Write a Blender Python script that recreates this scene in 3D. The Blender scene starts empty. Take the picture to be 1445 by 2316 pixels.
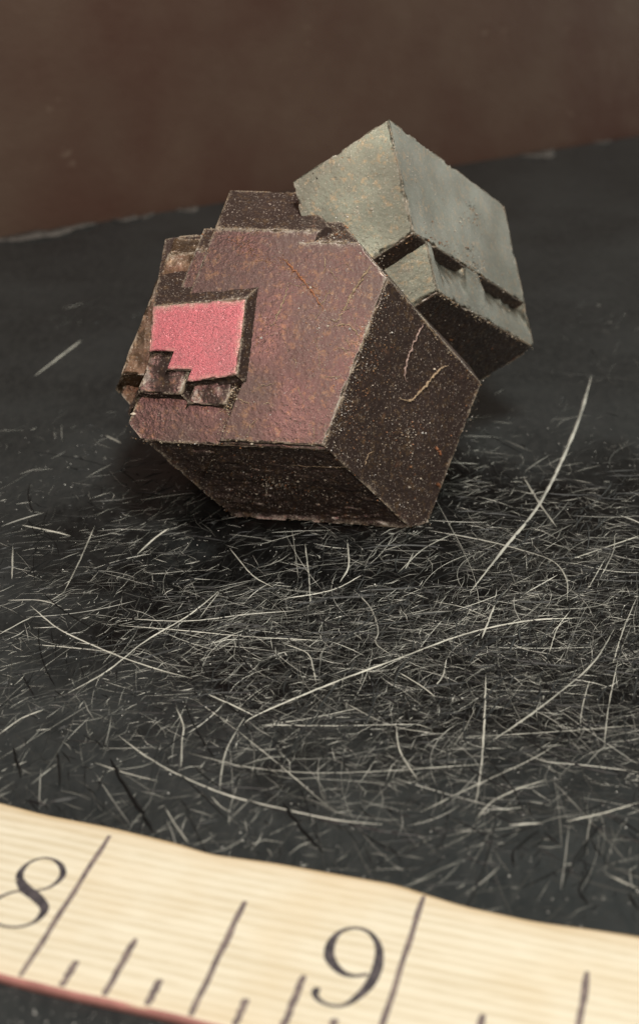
import bpy, math, random
import numpy as np
from mathutils import Vector

# ------------------------------------------------------------------ camera, world, lamps, exposure
CM = 0.01                                   # everything below is measured in centimetres
scene = bpy.context.scene
col = scene.collection

cam_data = bpy.data.cameras.new("camera")
cam = bpy.data.objects.new("camera", cam_data)
col.objects.link(cam)
scene.camera = cam
cam.location = (0.0, 0.0, 7.56 * CM)
cam.rotation_euler = (math.radians(90 - 27.4), 0, 0)
cam_data.sensor_fit = 'VERTICAL'
cam_data.sensor_height = 24.0
cam_data.lens = 3200 / 2316 * 24.0
cam_data.clip_start = 0.005
cam_data.clip_end = 20
cam_data.dof.use_dof = True
cam_data.dof.focus_distance = 14.6 * CM
cam_data.dof.aperture_fstop = 24

world = bpy.data.worlds.new("World")
scene.world = world
world.use_nodes = True
bg = world.node_tree.nodes['Background']
bg.inputs[0].default_value = (0.80, 0.85, 0.83, 1)
bg.inputs[1].default_value = 0.026


def lamp(name, loc, target, size, power, colour):
    d = bpy.data.lights.new(name, 'AREA')
    d.shape = 'DISK'
    d.size = size * CM
    d.energy = power
    d.color = colour
    o = bpy.data.objects.new(name, d)
    col.objects.link(o)
    o.location = Vector(loc) * CM
    o.rotation_euler = (Vector(target) - Vector(loc)).to_track_quat('-Z', 'Y').to_euler()
    return o


lamp("desk_lamp", (4, 2, 33), (0.5, 13, 0), 9, 1.30, (1.0, 0.965, 0.88))
lamp("front_fill", (4, -14, 20), (0.8, 15, 3), 13, 0.38, (0.98, 1.0, 0.86))  # added fill with no known source, brightens the crystals' front faces
lamp("rose_fill", (-8, -8, 22), (-0.6, 14, 2), 8, 0.125, (1.0, 0.58, 0.55))  # added rose fill, placed to be mirrored in the front crystal's main face
lamp("side_fill", (30, 36, 13), (1.5, 16, 2.5), 30, 0.50, (0.97, 1.0, 0.90))  # added fill with no known source, for the back crystal's right face

scene.view_settings.view_transform = 'Standard'
scene.view_settings.look = 'None'
scene.view_settings.exposure = 0
scene.view_settings.gamma = 1
scene.render.engine = 'CYCLES'
scene.cycles.max_bounces = 6
scene.cycles.use_denoising = True

rng = random.Random(11)
nrng = np.random.default_rng(11)


# ------------------------------------------------------------------ helpers
def lattice(ix, iy, iz, seed):
    h = (ix * 374761393 + iy * 668265263 + iz * 2147483647 + seed * 1274126177) & 0xFFFFFFFF
    h = ((h ^ (h >> 13)) * 1274126177) & 0xFFFFFFFF
    h = (h ^ (h >> 16)) & 0xFFFFFFFF
    return h / 4294967295.0


def vnoise(p, scale, seed=0):
    """value noise 0..1 at points p (n x 3)"""
    q = p * scale + 137.3
    i = np.floor(q).astype(np.int64)
    f = q - i
    f = f * f * (3 - 2 * f)
    r = 0
    for dx in (0, 1):
        for dy in (0, 1):
            for dz in (0, 1):
                w = (f[:, 0] if dx else 1 - f[:, 0]) * (f[:, 1] if dy else 1 - f[:, 1]) * (f[:, 2] if dz else 1 - f[:, 2])
                r = r + w * lattice(i[:, 0] + dx, i[:, 1] + dy, i[:, 2] + dz, seed)
    return r


def link(name, mesh, material=None, parent=None):
    o = bpy.data.objects.new(name, mesh)
    col.objects.link(o)
    if material is not None and not mesh.materials:
        mesh.materials.append(material)
    if parent is not None:
        o.parent = parent
    return o


def make_mesh(name, verts, faces, smooth=False, attrs=None):
    """verts in centimetres (n x 3)"""
    m = bpy.data.meshes.new(name)
    v = np.asarray(verts, dtype=np.float64) * CM
    m.from_pydata(v.tolist(), [], [tuple(f) for f in faces])
    if smooth:
        m.polygons.foreach_set('use_smooth', [True] * len(m.polygons))
    for k, a in (attrs or {}).items():
        a = np.asarray(a, dtype=np.float32)
        if a.ndim == 1:
            at = m.attributes.new(k, 'FLOAT', 'POINT')
            at.data.foreach_set('value', a)
        else:
            at = m.attributes.new(k, 'FLOAT_COLOR', 'POINT')
            at.data.foreach_set('color', np.concatenate([a, np.ones((len(a), 1))], 1).astype(np.float32).ravel())
    m.update()
    return m


def tri_mesh(name, v, f, attrs=None, smooth=True):
    m = bpy.data.meshes.new(name)
    n, k = len(v), len(f)
    m.vertices.add(n)
    m.vertices.foreach_set('co', (np.asarray(v) * CM).astype(np.float32).ravel())
    m.loops.add(3 * k)
    m.loops.foreach_set('vertex_index', np.asarray(f, dtype=np.int32).ravel())
    m.polygons.add(k)
    m.polygons.foreach_set('loop_start', np.arange(0, 3 * k, 3, dtype=np.int32))
    m.polygons.foreach_set('use_smooth', np.full(k, smooth))
    for kk, a in (attrs or {}).items():
        a = np.asarray(a, dtype=np.float32)
        if a.ndim == 1:
            m.attributes.new(kk, 'FLOAT', 'POINT').data.foreach_set('value', a)
        else:
            m.attributes.new(kk, 'FLOAT_COLOR', 'POINT').data.foreach_set(
                'color', np.concatenate([a, np.ones((n, 1))], 1).astype(np.float32).ravel())
    m.update(calc_edges=True)
    m.validate()
    return m


class Mat:
    def __init__(self, name):
        self.m = bpy.data.materials.new(name)
        self.m.use_nodes = True
        self.t = self.m.node_tree
        self.b = self.t.nodes['Principled BSDF']

    def node(self, kind, **kw):
        n = self.t.nodes.new(kind)
        for k, v in kw.items():
            if k in n.inputs.keys():
                s = n.inputs[k]
                if isinstance(v, bpy.types.NodeSocket):
                    self.t.links.new(v, s)
                else:
                    s.default_value = v
            else:
                setattr(n, k, v)
        return n

    def set(self, **kw):
        for k, v in kw.items():
            s = self.b.inputs[k.replace('_', ' ')]
            if isinstance(v, bpy.types.NodeSocket):
                self.t.links.new(v, s)
            else:
                s.default_value = v

    def coords(self, scale=(1, 1, 1), rot=(0, 0, 0)):
        c = self.node('ShaderNodeTexCoord')
        mp = self.node('ShaderNodeMapping', Vector=c.outputs['Object'])
        mp.inputs['Scale'].default_value = [s / CM for s in scale]      # pattern units per centimetre
        mp.inputs['Rotation'].default_value = rot
        return mp.outputs[0]

    def noise(self, vec, scale, detail=4, rough=0.55):
        return self.node('ShaderNodeTexNoise', Vector=vec, Scale=scale, Detail=detail, Roughness=rough).outputs['Fac']

    def ramp(self, fac, *stops):
        n = self.node('ShaderNodeValToRGB', Fac=fac)
        e = n.color_ramp.elements
        while len(e) < len(stops):
            e.new(0.5)
        for i, (p, c) in enumerate(stops):
            e[i].position = p
            e[i].color = (c, c, c, 1) if isinstance(c, (int, float)) else (*c, 1)
        return n.outputs['Color']

    def mix(self, fac, a, b):
        n = self.node('ShaderNodeMix', data_type='RGBA')
        for i, v in ((0, fac), (6, a), (7, b)):
            if isinstance(v, bpy.types.NodeSocket):
                self.t.links.new(v, n.inputs[i])
            elif i == 0:
                n.inputs[i].default_value = v
            else:
                n.inputs[i].default_value = (*v, 1)
        return n.outputs[2]

    def math(self, op, a, b=0.0):
        n = self.node('ShaderNodeMath', operation=op)
        for i, v in ((0, a), (1, b)):
            if isinstance(v, bpy.types.NodeSocket):
                self.t.links.new(v, n.inputs[i])
            else:
                n.inputs[i].default_value = v
        return n.outputs[0]

    def attr(self, name, out='Fac'):
        return self.node('ShaderNodeAttribute', attribute_name=name).outputs[out]

    def bump(self, height, dist_cm, strength=1.0):
        n = self.node('ShaderNodeBump', Height=height, Strength=strength)
        n.inputs['Distance'].default_value = dist_cm * CM
        self.set(Normal=n.outputs[0])


# ------------------------------------------------------------------ materials
def crystal_material(name, dark, warm, rust_amount, dust, rough=0.36, relief=0.003, etched=(0.085, 0.050, 0.032)):  # etched: colour of the etched faces with bronze reflections put in
    M = Mat(name)
    v = M.coords()
    grit = M.attr('grit')
    base = M.mix(M.ramp(M.noise(v, 2.2, 5), (0.38, 0.0), (0.66, 1.0)), dark, warm)
    grit = M.noise(v, 26, 4, 0.7)
    base = M.mix(M.math('MULTIPLY', M.ramp(grit, (0.42, 0.0), (0.72, 1.0)), 0.35), base, tuple(c * 1.35 for c in dark))
    rust = M.math('MULTIPLY', M.ramp(M.noise(v, 5.5, 6, 0.7), (0.60, 0.0), (0.74, 1.0)), rust_amount)
    base = M.mix(rust, base, (0.30, 0.125, 0.06))
    # grains of pale dust, thick along the edges and thinning out over the face
    grain = M.math('ADD', M.math('MULTIPLY', M.noise(v, 48, 3, 0.7), 0.55), M.math('MULTIPLY', M.noise(v, 5, 4, 0.65), 0.45))
    edge = M.ramp(M.math('ADD', grain, M.math('MULTIPLY', M.attr('edge'), 0.21)), (0.60, 0.0), (0.70, 1.0))
    base = M.mix(M.math('MULTIPLY', edge, dust), base, (0.40, 0.33, 0.25))
    blotch = M.math('MULTIPLY', M.ramp(M.noise(v, 1.1, 6, 0.7), (0.42, 0.0), (0.62, 1.0)), 0.5)
    base = M.mix(blotch, base, tuple(c * 0.55 for c in dark))
    # bronze reflections of the etched faces, put into the base colour
    base = M.mix(M.math('MULTIPLY', M.math('MULTIPLY', grit, grit), 0.75), base, etched)
    gold = M.math('MULTIPLY', M.ramp(M.noise(v, 12, 5, 0.75), (0.53, 0.0), (0.63, 1.0)), M.math('MULTIPLY', grit, 0.85))
    base = M.mix(gold, base, (0.27, 0.165, 0.085))
    fleck = M.ramp(M.noise(v, 55, 2, 0.6), (0.62, 0.0), (0.69, 1.0))
    fleck = M.math('MULTIPLY', fleck, M.math('ADD', 0.22, M.math('MULTIPLY', M.attr('grit'), 0.75)))
    base = M.mix(fleck, base, (0.50, 0.42, 0.36))  # pale dust flecks, with the faces' sparkle put into the colour
    M.set(Base_Color=base, Specular_IOR_Level=0.6)
    M.set(Metallic=M.math('SUBTRACT', M.math('SUBTRACT', 0.85, M.math('MULTIPLY', grit, 0.42)), M.math('MULTIPLY', M.math('MAXIMUM', edge, M.math('MAXIMUM', rust, fleck)), 0.75)))
    worn = M.noise(v, 1.5, 3, 0.5)
    M.set(Roughness=M.math('ADD', M.math('SUBTRACT', rough, M.math('MULTIPLY', grit, 0.08)), M.ramp(worn, (0.34, 0.0), (0.66, 0.17))))
    cell = M.node('ShaderNodeTexVoronoi', Vector=v, Scale=42.0)
    cell2 = M.node('ShaderNodeTexVoronoi', Vector=v, Scale=17.0)
    hackly = M.math('ADD', M.math('MULTIPLY', cell.outputs['Distance'], 2.2), M.math('MULTIPLY', cell2.outputs['Distance'], 4.0))
    h = M.math('ADD', hackly, M.math('MULTIPLY', M.noise(v, 75, 3, 0.7), 0.6))
    M.bump(h, relief, M.math('MULTIPLY', M.math('MULTIPLY', grit, grit), 0.6))
    return M.m


MAT_BODY = crystal_material('garnet_brown', (0.094, 0.068, 0.062), (0.130, 0.088, 0.082), 0.6, 0.85, 0.30)
MAT_LEFT = crystal_material('garnet_tan', (0.095, 0.066, 0.046), (0.175, 0.098, 0.052), 0.7, 0.8, 0.40)
MAT_BACK = crystal_material('garnet_grey_sheen', (0.104, 0.107, 0.086), (0.122, 0.116, 0.092), 0.25, 0.6, 0.34)  # same brown garnet with its grey-green sheen put into the colour


def rose_sheen_material():  # rose reflection on the raised facet, put into its base colour
    M = Mat('garnet_rose_sheen')
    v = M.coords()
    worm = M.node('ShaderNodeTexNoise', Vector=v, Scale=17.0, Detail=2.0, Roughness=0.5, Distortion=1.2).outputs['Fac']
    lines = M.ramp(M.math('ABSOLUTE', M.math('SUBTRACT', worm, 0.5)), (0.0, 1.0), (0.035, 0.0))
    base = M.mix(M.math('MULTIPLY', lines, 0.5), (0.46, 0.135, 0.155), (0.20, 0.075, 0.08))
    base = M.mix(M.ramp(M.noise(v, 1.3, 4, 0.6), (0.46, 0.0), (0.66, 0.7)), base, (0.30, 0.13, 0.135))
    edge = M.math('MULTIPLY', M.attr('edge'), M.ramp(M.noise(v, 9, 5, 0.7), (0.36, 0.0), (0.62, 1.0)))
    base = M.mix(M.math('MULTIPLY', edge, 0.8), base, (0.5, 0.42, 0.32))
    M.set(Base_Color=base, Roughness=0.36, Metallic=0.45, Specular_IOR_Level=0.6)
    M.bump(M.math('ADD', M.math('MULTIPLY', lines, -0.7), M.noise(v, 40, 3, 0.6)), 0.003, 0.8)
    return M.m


MAT_ROSE_SHEEN = rose_sheen_material()


def plain_material(name, colour, rough=0.7, spec=0.4, var=0.4, scale=12):
    M = Mat(name)
    v = M.coords()
    c = M.mix(M.ramp(M.noise(v, scale, 5, 0.65), (0.35, 0.0), (0.65, 1.0)), tuple(x * (1 - var) for x in colour), colour)
    M.set(Base_Color=c, Roughness=rough, Specular_IOR_Level=spec)
    M.bump(M.noise(v, scale * 3, 3, 0.6), 0.004)
    return M.m


MAT_VEIN = {'cream': plain_material('vein_cream', (0.42, 0.30, 0.19), 0.7, 0.4, 0.55, 30),
            'rust': plain_material('vein_rust', (0.38, 0.15, 0.07), 0.7, 0.4, 0.5, 30),
            'pink': plain_material('vein_pink', (0.42, 0.29, 0.25), 0.6, 0.4, 0.5, 30)}


def coloured_material(name, rough, spec):
    M = Mat(name)
    M.set(Base_Color=M.attr('tint', 'Color'), Roughness=rough, Specular_IOR_Level=spec)
    return M.m


MAT_DUST = coloured_material('mineral_dust', 0.55, 0.5)
MAT_SCRATCH = coloured_material('scratch', 0.5, 0.4)


def table_material():
    M = Mat('black_table')
    v = M.coords()
    c = M.node('ShaderNodeTexCoord')
    # the worn patch: an oval rubbed area in front of the crystal with a ragged rim
    mp = M.node('ShaderNodeMapping', Vector=c.outputs['Object'])
    mp.inputs['Location'].default_value = (-1.6 / 5.4, -12.9 / 3.8, 0)
    mp.inputs['Scale'].default_value = (1 / 5.4 / CM, 1 / 3.8 / CM, 0)
    ln = M.node('ShaderNodeVectorMath', operation='LENGTH')
    M.t.links.new(mp.outputs[0], ln.inputs[0])
    rag = M.math('ADD', ln.outputs['Value'], M.math('MULTIPLY', M.math('SUBTRACT', M.noise(v, 0.9, 5, 0.65), 0.5), 1.1))
    worn = M.ramp(rag, (0.62, 1.0), (1.12, 0.0))
    fine = M.noise(M.coords((1, 0.4, 1)), 9, 6, 0.75)
    grey = M.mix(M.ramp(M.noise(v, 0.5, 4), (0.35, 0.0), (0.65, 1.0)), (0.012, 0.015, 0.016), (0.025, 0.029, 0.030))
    grey = M.mix(M.ramp(fine, (0.40, 0.0), (0.75, 0.6)), grey, (0.046, 0.048, 0.047))
    black = M.mix(M.ramp(fine, (0.45, 0.0), (0.72, 1.0)), (0.002, 0.002, 0.002), (0.009, 0.009, 0.009))
    base = M.mix(worn, grey, black)
    speck = M.ramp(M.noise(v, 16, 2, 0.5), (0.735, 0.0), (0.78, 1.0))
    base = M.mix(M.math('MULTIPLY', speck, 0.5), base, (0.30, 0.30, 0.28))
    M.set(Base_Color=base, Specular_IOR_Level=M.math('SUBTRACT', 0.5, M.math('MULTIPLY', worn, 0.3)))
    M.set(Roughness=M.math('ADD', 0.32, M.math('MULTIPLY', worn, 0.06)))
    h = M.math('ADD', M.noise(v, 20, 5, 0.7), M.math('MULTIPLY', M.math('MULTIPLY', fine, worn), 1.0))
    M.bump(h, 0.004, 0.5)
    return M.m


def wall_material():
    M = Mat('brown_wall')
    v = M.coords()
    a = M.mix(M.ramp(M.noise(v, 0.11, 5, 0.6), (0.38, 0.0), (0.60, 1.0)), (0.066, 0.029, 0.020), (0.090, 0.056, 0.040))
    a = M.mix(M.ramp(M.noise(v, 0.4, 4, 0.6), (0.45, 0.0), (0.78, 0.7)), a, (0.108, 0.070, 0.050))
    a = M.mix(M.ramp(M.noise(v, 1.3, 3, 0.6), (0.68, 0.0), (0.76, 0.6)), a, (0.17, 0.12, 0.09))
    M.set(Base_Color=a, Roughness=0.55, Specular_IOR_Level=0.35)
    M.bump(M.noise(v, 3, 6, 0.65), 0.03, 0.6)
    return M.m


def wood_material():
    M = Mat('ruler_wood')
    g = M.coords((0.22, 1, 1))
    g2 = M.coords((0.06, 1, 1))
    v = M.coords()
    bend = M.noise(v, 0.8, 3)
    w = M.node('ShaderNodeTexWave', Vector=g2, Scale=3.4, Distortion=5.0, Detail=4.0)
    w.wave_type = 'BANDS'
    w.bands_direction = 'Y'
    w.inputs['Detail Scale'].default_value = 1.6
    c = M.mix(M.ramp(w.outputs['Fac'], (0.1, 0.0), (0.9, 1.0)), (0.56, 0.49, 0.36), (0.64, 0.58, 0.455))
    c = M.mix(M.ramp(M.noise(g, 7, 6, 0.7), (0.42, 0.0), (0.70, 0.75)), c, (0.70, 0.645, 0.52))
    c = M.mix(M.ramp(bend, (0.55, 0.0), (0.75, 0.3)), c, (0.56, 0.42, 0.24))
    # bare, browner wood where the varnish has gone along the rims
    c = M.mix(M.math('MULTIPLY', M.attr('rim'), 0.75), c, (0.50, 0.30, 0.11))
    M.set(Base_Color=c, Roughness=0.42, Specular_IOR_Level=0.45)
    M.bump(M.math('ADD', M.noise(g, 18, 4, 0.7), M.math('MULTIPLY', w.outputs['Fac'], 0.7)), 0.004, 0.7)
    return M.m


def ink_material():
    M = Mat('ink')
    v = M.coords()
    c = M.mix(M.ramp(M.noise(v, 14, 5, 0.7), (0.38, 0.0), (0.66, 1.0)), (0.030, 0.027, 0.033), (0.10, 0.085, 0.09))
    M.set(Base_Color=c, Roughness=0.5, Specular_IOR_Level=0.3)
    return M.m


def tick_material():
    M = Mat('tick_ink')
    v = M.coords()
    c = M.mix(M.ramp(M.noise(v, 10, 5, 0.7), (0.38, 0.0), (0.66, 1.0)), (0.12, 0.095, 0.095), (0.24, 0.19, 0.17))
    M.set(Base_Color=c, Roughness=0.55, Specular_IOR_Level=0.3)
    return M.m

FACES = ['main', 'right', 'bottom', 'top', 'left', 'upright', '-main', '-right', '-bottom', '-top', '-left', '-upright']
FRONT_N = [[-0.12691, -0.84373, 0.52154], [0.61476, -0.77258, 0.15871], [-0.11984, -0.88168, -0.45638], [-0.05293, -0.28564, 0.95688], [-0.92478, 0.04663, 0.37762], [0.75347, 0.1399, 0.64243]]
FRONT_P = {
    'body': [-10.9158, -10.3145, -12.6149, -1.3274, 3.0902, 4.4058, 14.0393, 13.3983, 14.8545, 5.0519, 0.4896, -1.2698],
    'slab': [-10.8308, -10.2957, -12.6029, -1.1974, 2.1033, 4.4158, 14.0393, 13.3983, 14.8745, 5.0519, 0.4896, -1.2698],
    'upper_slab': [-10.8328, -10.9663, -13.1971, -1.1238, 2.9759, 4.2858, 13.0328, 13.8983, 15.3469, 5.0519, 0.4896, -1.2698],
    'pink': [-10.7058, -11.1412, -13.0959, -1.584, 2.6588, 4.4158, 11.6058, 13.3983, 15.8197, 5.0519, 0.4896, -1.2698],
    'pink_b': [-10.7058, -10.2957, -13.1553, -1.584, 2.9017, 4.4158, 11.6058, 13.3983, 15.8197, 5.0519, -2.6588, -1.2698],
    'pink_c': [-10.7058, -10.2957, -13.3139, -1.584, 3.2227, 4.4158, 11.6058, 13.3983, 15.8197, 5.0519, -2.9017, -1.2698],
    'under': [-10.7708, -11.4914, -12.971, -2.0124, 3.1281, 4.4158, 11.6708, 13.3983, 15.8197, 5.0519, 0.4896, -1.2698],
    'small': [-10.8308, -11.1644, -12.9331, -2.2006, 2.5732, 4.4158, 11.7308, 13.3983, 15.8197, 5.0519, 0.4896, -1.2698],
    'left_a': [-11.1308, -11.6712, -13.3726, -1.4803, 3.3677, 4.4058, 12.7308, 13.3983, 14.8545, 5.0519, 0.4896, -1.2698],
    'left_b': [-11.3808, -11.8846, -13.0126, -1.8982, 3.3005, 4.4058, 12.7808, 13.3983, 14.8545, 5.0519, 0.4896, -1.2698],
}
BACK_N = [[0.01688, -0.92881, 0.37018], [0.84775, -0.38538, 0.36444], [0.47952, -0.72929, -0.48805], [-0.46439, -0.2021, 0.86226], [-0.8354, -0.54959, 0.00703], [0.37089, 0.3481, 0.86097]]
BACK_P = {
    'gbody': [-13.1186, -3.8083, -11.6107, 2.9301, -5.7171, 12.3696, 15.3039, 4.7874, 13.0629, 6.7111, 14.5847, -6.7986],
    'glayer': [-12.8486, -3.7963, -12.0626, 2.9301, -5.7171, 12.3696, 15.2839, 4.8074, 13.0929, 6.7111, 14.5847, -6.7986],
}
FRONT_X = {'pink': {3: [-0.13443, -0.27302, 0.95257, -1.3156], 1: [0.71173, -0.64051, 0.28841, -9.0423], 2: [0.01287, -0.92796, -0.37246, -13.7309]}, 'pink_b': {3: [-0.13443, -0.27302, 0.95257, -1.3156]}, 'pink_c': {3: [-0.13443, -0.27302, 0.95257, -1.3156], 4: [-0.99572, -0.00869, 0.09206, 1.8929]}}
BACK_X = {}
BUMPS = [([1.4575, 15.7342, 2.7978], 0.3629, -0.12, 0.2, -12.0626), ([2.2692, 16.7094, 1.9411], 0.5981, -0.12, 0.17, -12.0626)]
BACK_U = [[-0.22722, 0.35698, 0.90605], [-0.83786, -0.21517, -0.50168], [0.52753, 0.68402, -0.50381], [0.54743, -0.83084, 0.1001]]
PALE = [
    (0.0693, [[3.874, 18.804], [3.3436, 16.95], [2.6239, 14.9024], [2.0423, 13.7131], [1.5705, 12.7552]]),
    (0.0359, [[2.69, 12.2544], [2.0889, 12.1865], [1.4407, 11.9369], [0.7593, 11.4988], [0.0727, 11.0477], [-0.5727, 10.5674], [-0.6862, 10.4185]]),
    (0.0273, [[-2.9701, 12.4878], [-2.6268, 12.0607], [-2.275, 11.7747], [-1.8947, 11.5143], [-1.5314, 11.3076], [-1.2026, 11.158]]),
    (0.0279, [[-1.0332, 12.8189], [-1.3173, 12.3143], [-1.7133, 11.815], [-2.0332, 11.2699], [-2.3543, 10.9032]]),
    (0.0355, [[2.9593, 12.0607], [2.6281, 11.4218], [2.2103, 10.9032], [1.8284, 10.4858], [1.4936, 10.1555]]),
    (0.0252, [[1.5784, 11.2324], [1.4957, 10.5537], [1.3952, 9.8401], [1.2906, 9.2781]]),
    (0.0275, [[-1.7792, 10.253], [-1.5118, 9.9646], [-1.1797, 9.6876], [-0.7495, 9.4215], [-0.3014, 9.2498], [0.1356, 9.11], [0.5129, 9.0549]]),
    (0.0154, [[-1.1292, 9.996], [-0.6189, 9.8093], [-0.0852, 9.7299], [0.4835, 9.7482], [1.0569, 9.8093], [1.4423, 9.8524]]),
    (0.0199, [[-0.5469, 10.4185], [0.149, 10.4051], [0.9049, 10.4185], [1.0148, 10.2858]]),
    (0.0157, [[1.1681, 10.2334], [1.6832, 10.2727], [2.2844, 10.3386], [2.8739, 10.4185]]),
    (0.0179, [[-2.0518, 12.2459], [-1.3517, 12.1865], [-0.7319, 12.3143], [-0.1471, 12.4006]]),
    (0.0178, [[-2.0113, 12.1024], [-1.4261, 12.0192], [-0.713, 11.896], [0.0764, 11.815]]),
    (0.03, [[1.2392, 14.1278], [1.8165, 13.8973], [2.2316, 13.6626], [2.5367, 13.4144], [2.6218, 13.0315], [2.5605, 12.576]]),
    (0.0249, [[3.5921, 14.0013], [3.1711, 13.7334], [2.7368, 13.4634]]),
    (0.0197, [[-0.1599, 13.815], [-0.1159, 13.1256], [-0.0933, 12.4878]]),
    (0.0151, [[-0.3139, 14.181], [-0.2651, 13.6124], [-0.2234, 13.0315]]),
    (0.0297, [[0.3093, 13.918], [0.3132, 13.317], [0.213, 12.9569]]),
    (0.0278, [[0.3595, 12.8006], [0.5243, 12.4441], [0.5859, 12.0192], [0.5551, 11.7747], [0.6979, 11.561]]),
    (0.0239, [[0.6862, 10.4185], [0.7061, 10.0276], [0.8362, 9.6275]]),
    (0.0243, [[-1.3154, 10.6915], [-1.2232, 10.4185], [-1.2124, 10.1555], [-1.1902, 9.8093]]),
    (0.0261, [[-0.3592, 11.7747], [-0.1183, 11.5923], [-0.0614, 11.3455], [-0.0312, 11.0843]]),
    (0.0211, [[0.748, 11.2699], [0.9447, 11.0477], [1.0758, 10.8533]]),
    (0.0247, [[-1.0383, 10.9032], [-0.7814, 10.7124], [-0.5923, 10.5537]]),
    (0.0365, [[1.8022, 12.5054], [1.7046, 12.1865], [1.5996, 11.8554]]),
    (0.0484, [[2.4883, 15.4732], [2.582, 14.7877], [2.6938, 14.2131]]),
    (0.0193, [[1.7702, 10.0276], [1.9442, 9.8896], [2.3169, 9.8278], [2.7371, 9.736]]),
    (0.0182, [[0.8283, 9.2047], [1.2185, 9.4914], [1.8326, 9.9145], [2.1066, 10.1555]]),
    (0.0396, [[1.5381, 9.0495], [1.811, 9.0714]]),
    (0.0253, [[2.0126, 9.0934], [2.3192, 9.1935], [2.6567, 9.3351]]),
    (0.0343, [[2.2551, 8.4435], [2.4485, 8.2959]]),
    (0.0217, [[1.2742, 9.11], [1.4249, 9.3351], [1.6671, 9.509], [1.9278, 9.6395]]),
    (0.0191, [[-1.9416, 9.871], [-1.6764, 9.736], [-1.3725, 9.6156]]),
    (0.0219, [[-1.2707, 9.2611], [-1.1584, 9.0276], [-1.0451, 8.8286]]),
    (0.0185, [[-0.9049, 9.4215], [-0.8147, 9.2781], [-0.7191, 9.2047]]),
    (0.0164, [[-1.155, 10.8178], [-0.8055, 10.4185], [-0.393, 9.902], [0.0823, 9.2667]]),
    (0.0197, [[-2.8473, 10.2858], [-2.6939, 10.5197], [-2.5173, 10.6568]]),
    (0.0174, [[-2.7932, 11.7507], [-2.4367, 11.6949], [-1.9934, 11.6159]]),
    (0.0197, [[2.3096, 10.299], [2.4254, 10.7614], [2.5432, 11.1211]]),
    (0.0194, [[2.4951, 10.0785], [2.6449, 10.6915], [2.8852, 11.4988]]),
    (0.023, [[3.3013, 12.6651], [3.0479, 12.0607], [2.8197, 11.4218]]),
    (0.0469, [[-3.6019, 20.2345], [-3.8434, 19.4618], [-4.0505, 18.804]]),
    (0.0294, [[-3.3973, 13.7639], [-3.266, 13.0315]]),
    (0.0278, [[-2.6715, 12.7552], [-2.6088, 13.4144], [-2.556, 14.2345]]),
    (0.0303, [[-3.391, 14.256], [-3.0667, 14.1278], [-2.7966, 14.0013]]),
    (0.0388, [[-2.0006, 13.5624], [-1.866, 13.8973], [-1.7099, 14.181]]),
    (0.0241, [[-0.6726, 10.5537], [-0.8065, 10.0913], [-0.838, 9.7787], [-0.8382, 9.4797]]),
    (0.0257, [[1.2298, 11.4988], [1.1636, 11.1951], [1.0806, 11.0332]]),
    (0.0229, [[-3.2183, 12.5937], [-2.8976, 12.5937], [-2.6486, 12.4703]]),
    (0.022, [[-3.1783, 11.9369], [-3.0384, 12.1276], [-2.9085, 12.2714]]),
    (0.0229, [[-0.3786, 12.6204], [0.1276, 12.8006], [0.4611, 13.1256]]),
    (0.019, [[0.8417, 13.173], [1.1618, 13.7131], [1.5351, 14.0749]]),
    (0.0218, [[1.8225, 11.815], [2.02, 11.6553], [2.2463, 11.5767]]),
    (0.0285, [[0.9154, 13.2208], [1.0336, 13.6124]]),
    (0.0245, [[-0.9906, 13.7131], [-0.7211, 13.1256], [-0.4768, 12.8463]]),
    (0.0183, [[1.1784, 12.576], [1.4868, 12.4441], [1.736, 12.2289]]),
    (0.0162, [[0.3952, 10.6915], [-0.0901, 10.5197], [-0.4873, 10.4185]]),
    (0.0163, [[0.2342, 10.7614], [0.6265, 10.4185], [1.0345, 10.2858]]),
    (0.0155, [[1.1758, 10.0913], [1.2967, 10.3519], [1.4289, 10.6915]]),
    (0.0179, [[-1.2208, 12.2289], [-1.1098, 12.576], [-1.0321, 12.8006]]),
    (0.0235, [[2.9745, 13.0315], [3.2223, 13.6124], [3.3225, 14.0223]]),
    (0.0233, [[2.8257, 12.8463], [3.1315, 13.5128]]),
    (0.0172, [[2.2248, 11.5767], [2.3829, 12.0607], [2.5695, 12.4006]]),
    (0.0516, [[-2.7654, 16.7393], [-2.5341, 16.492]]),
]
DARK = [
    (0.0461, [[-1.8159, 9.9332], [-1.6077, 9.4797], [-1.4218, 9.1377], [-1.3196, 8.9193]]),
    (0.0404, [[-0.3034, 9.3351], [-0.116, 8.9462], [0.0438, 8.708]]),
    (0.0331, [[-2.2523, 9.3351], [-2.0053, 9.4041]]),
    (0.0311, [[1.5127, 8.5439], [1.5534, 8.734], [1.7616, 8.9732]]),
    (0.0324, [[-1.0168, 9.0549], [-0.7698, 9.1377]]),
    (0.028, [[0.5856, 8.6821], [0.9802, 8.8128]]),
    (0.0277, [[2.1368, 8.5541], [1.9925, 8.3057], [2.0281, 8.114]]),
    (0.0369, [[-2.4598, 9.3637], [-2.2455, 9.2951]]),
    (0.0297, [[-1.8679, 9.4797], [-1.8146, 9.7787]]),
    (0.0272, [[0.8071, 8.3301], [1.2554, 8.3939]]),
    (0.0304, [[2.3562, 8.2572], [2.4026, 8.067]]),
    (0.0284, [[1.4099, 8.8658], [1.8306, 9.0824]]),
    (0.0311, [[-2.6917, 10.0913], [-2.5331, 9.6575]]),
    (0.031, [[-2.2926, 10.0276], [-2.1748, 9.5384]]),
    (0.029, [[-0.0815, 9.1377], [0.6335, 8.9462], [1.0219, 8.8925]]),
]
RULER_O=[-1.6544, 8.8782, 0.08]
RULER_X=[0.96059, -0.27796, 0.0]
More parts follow.
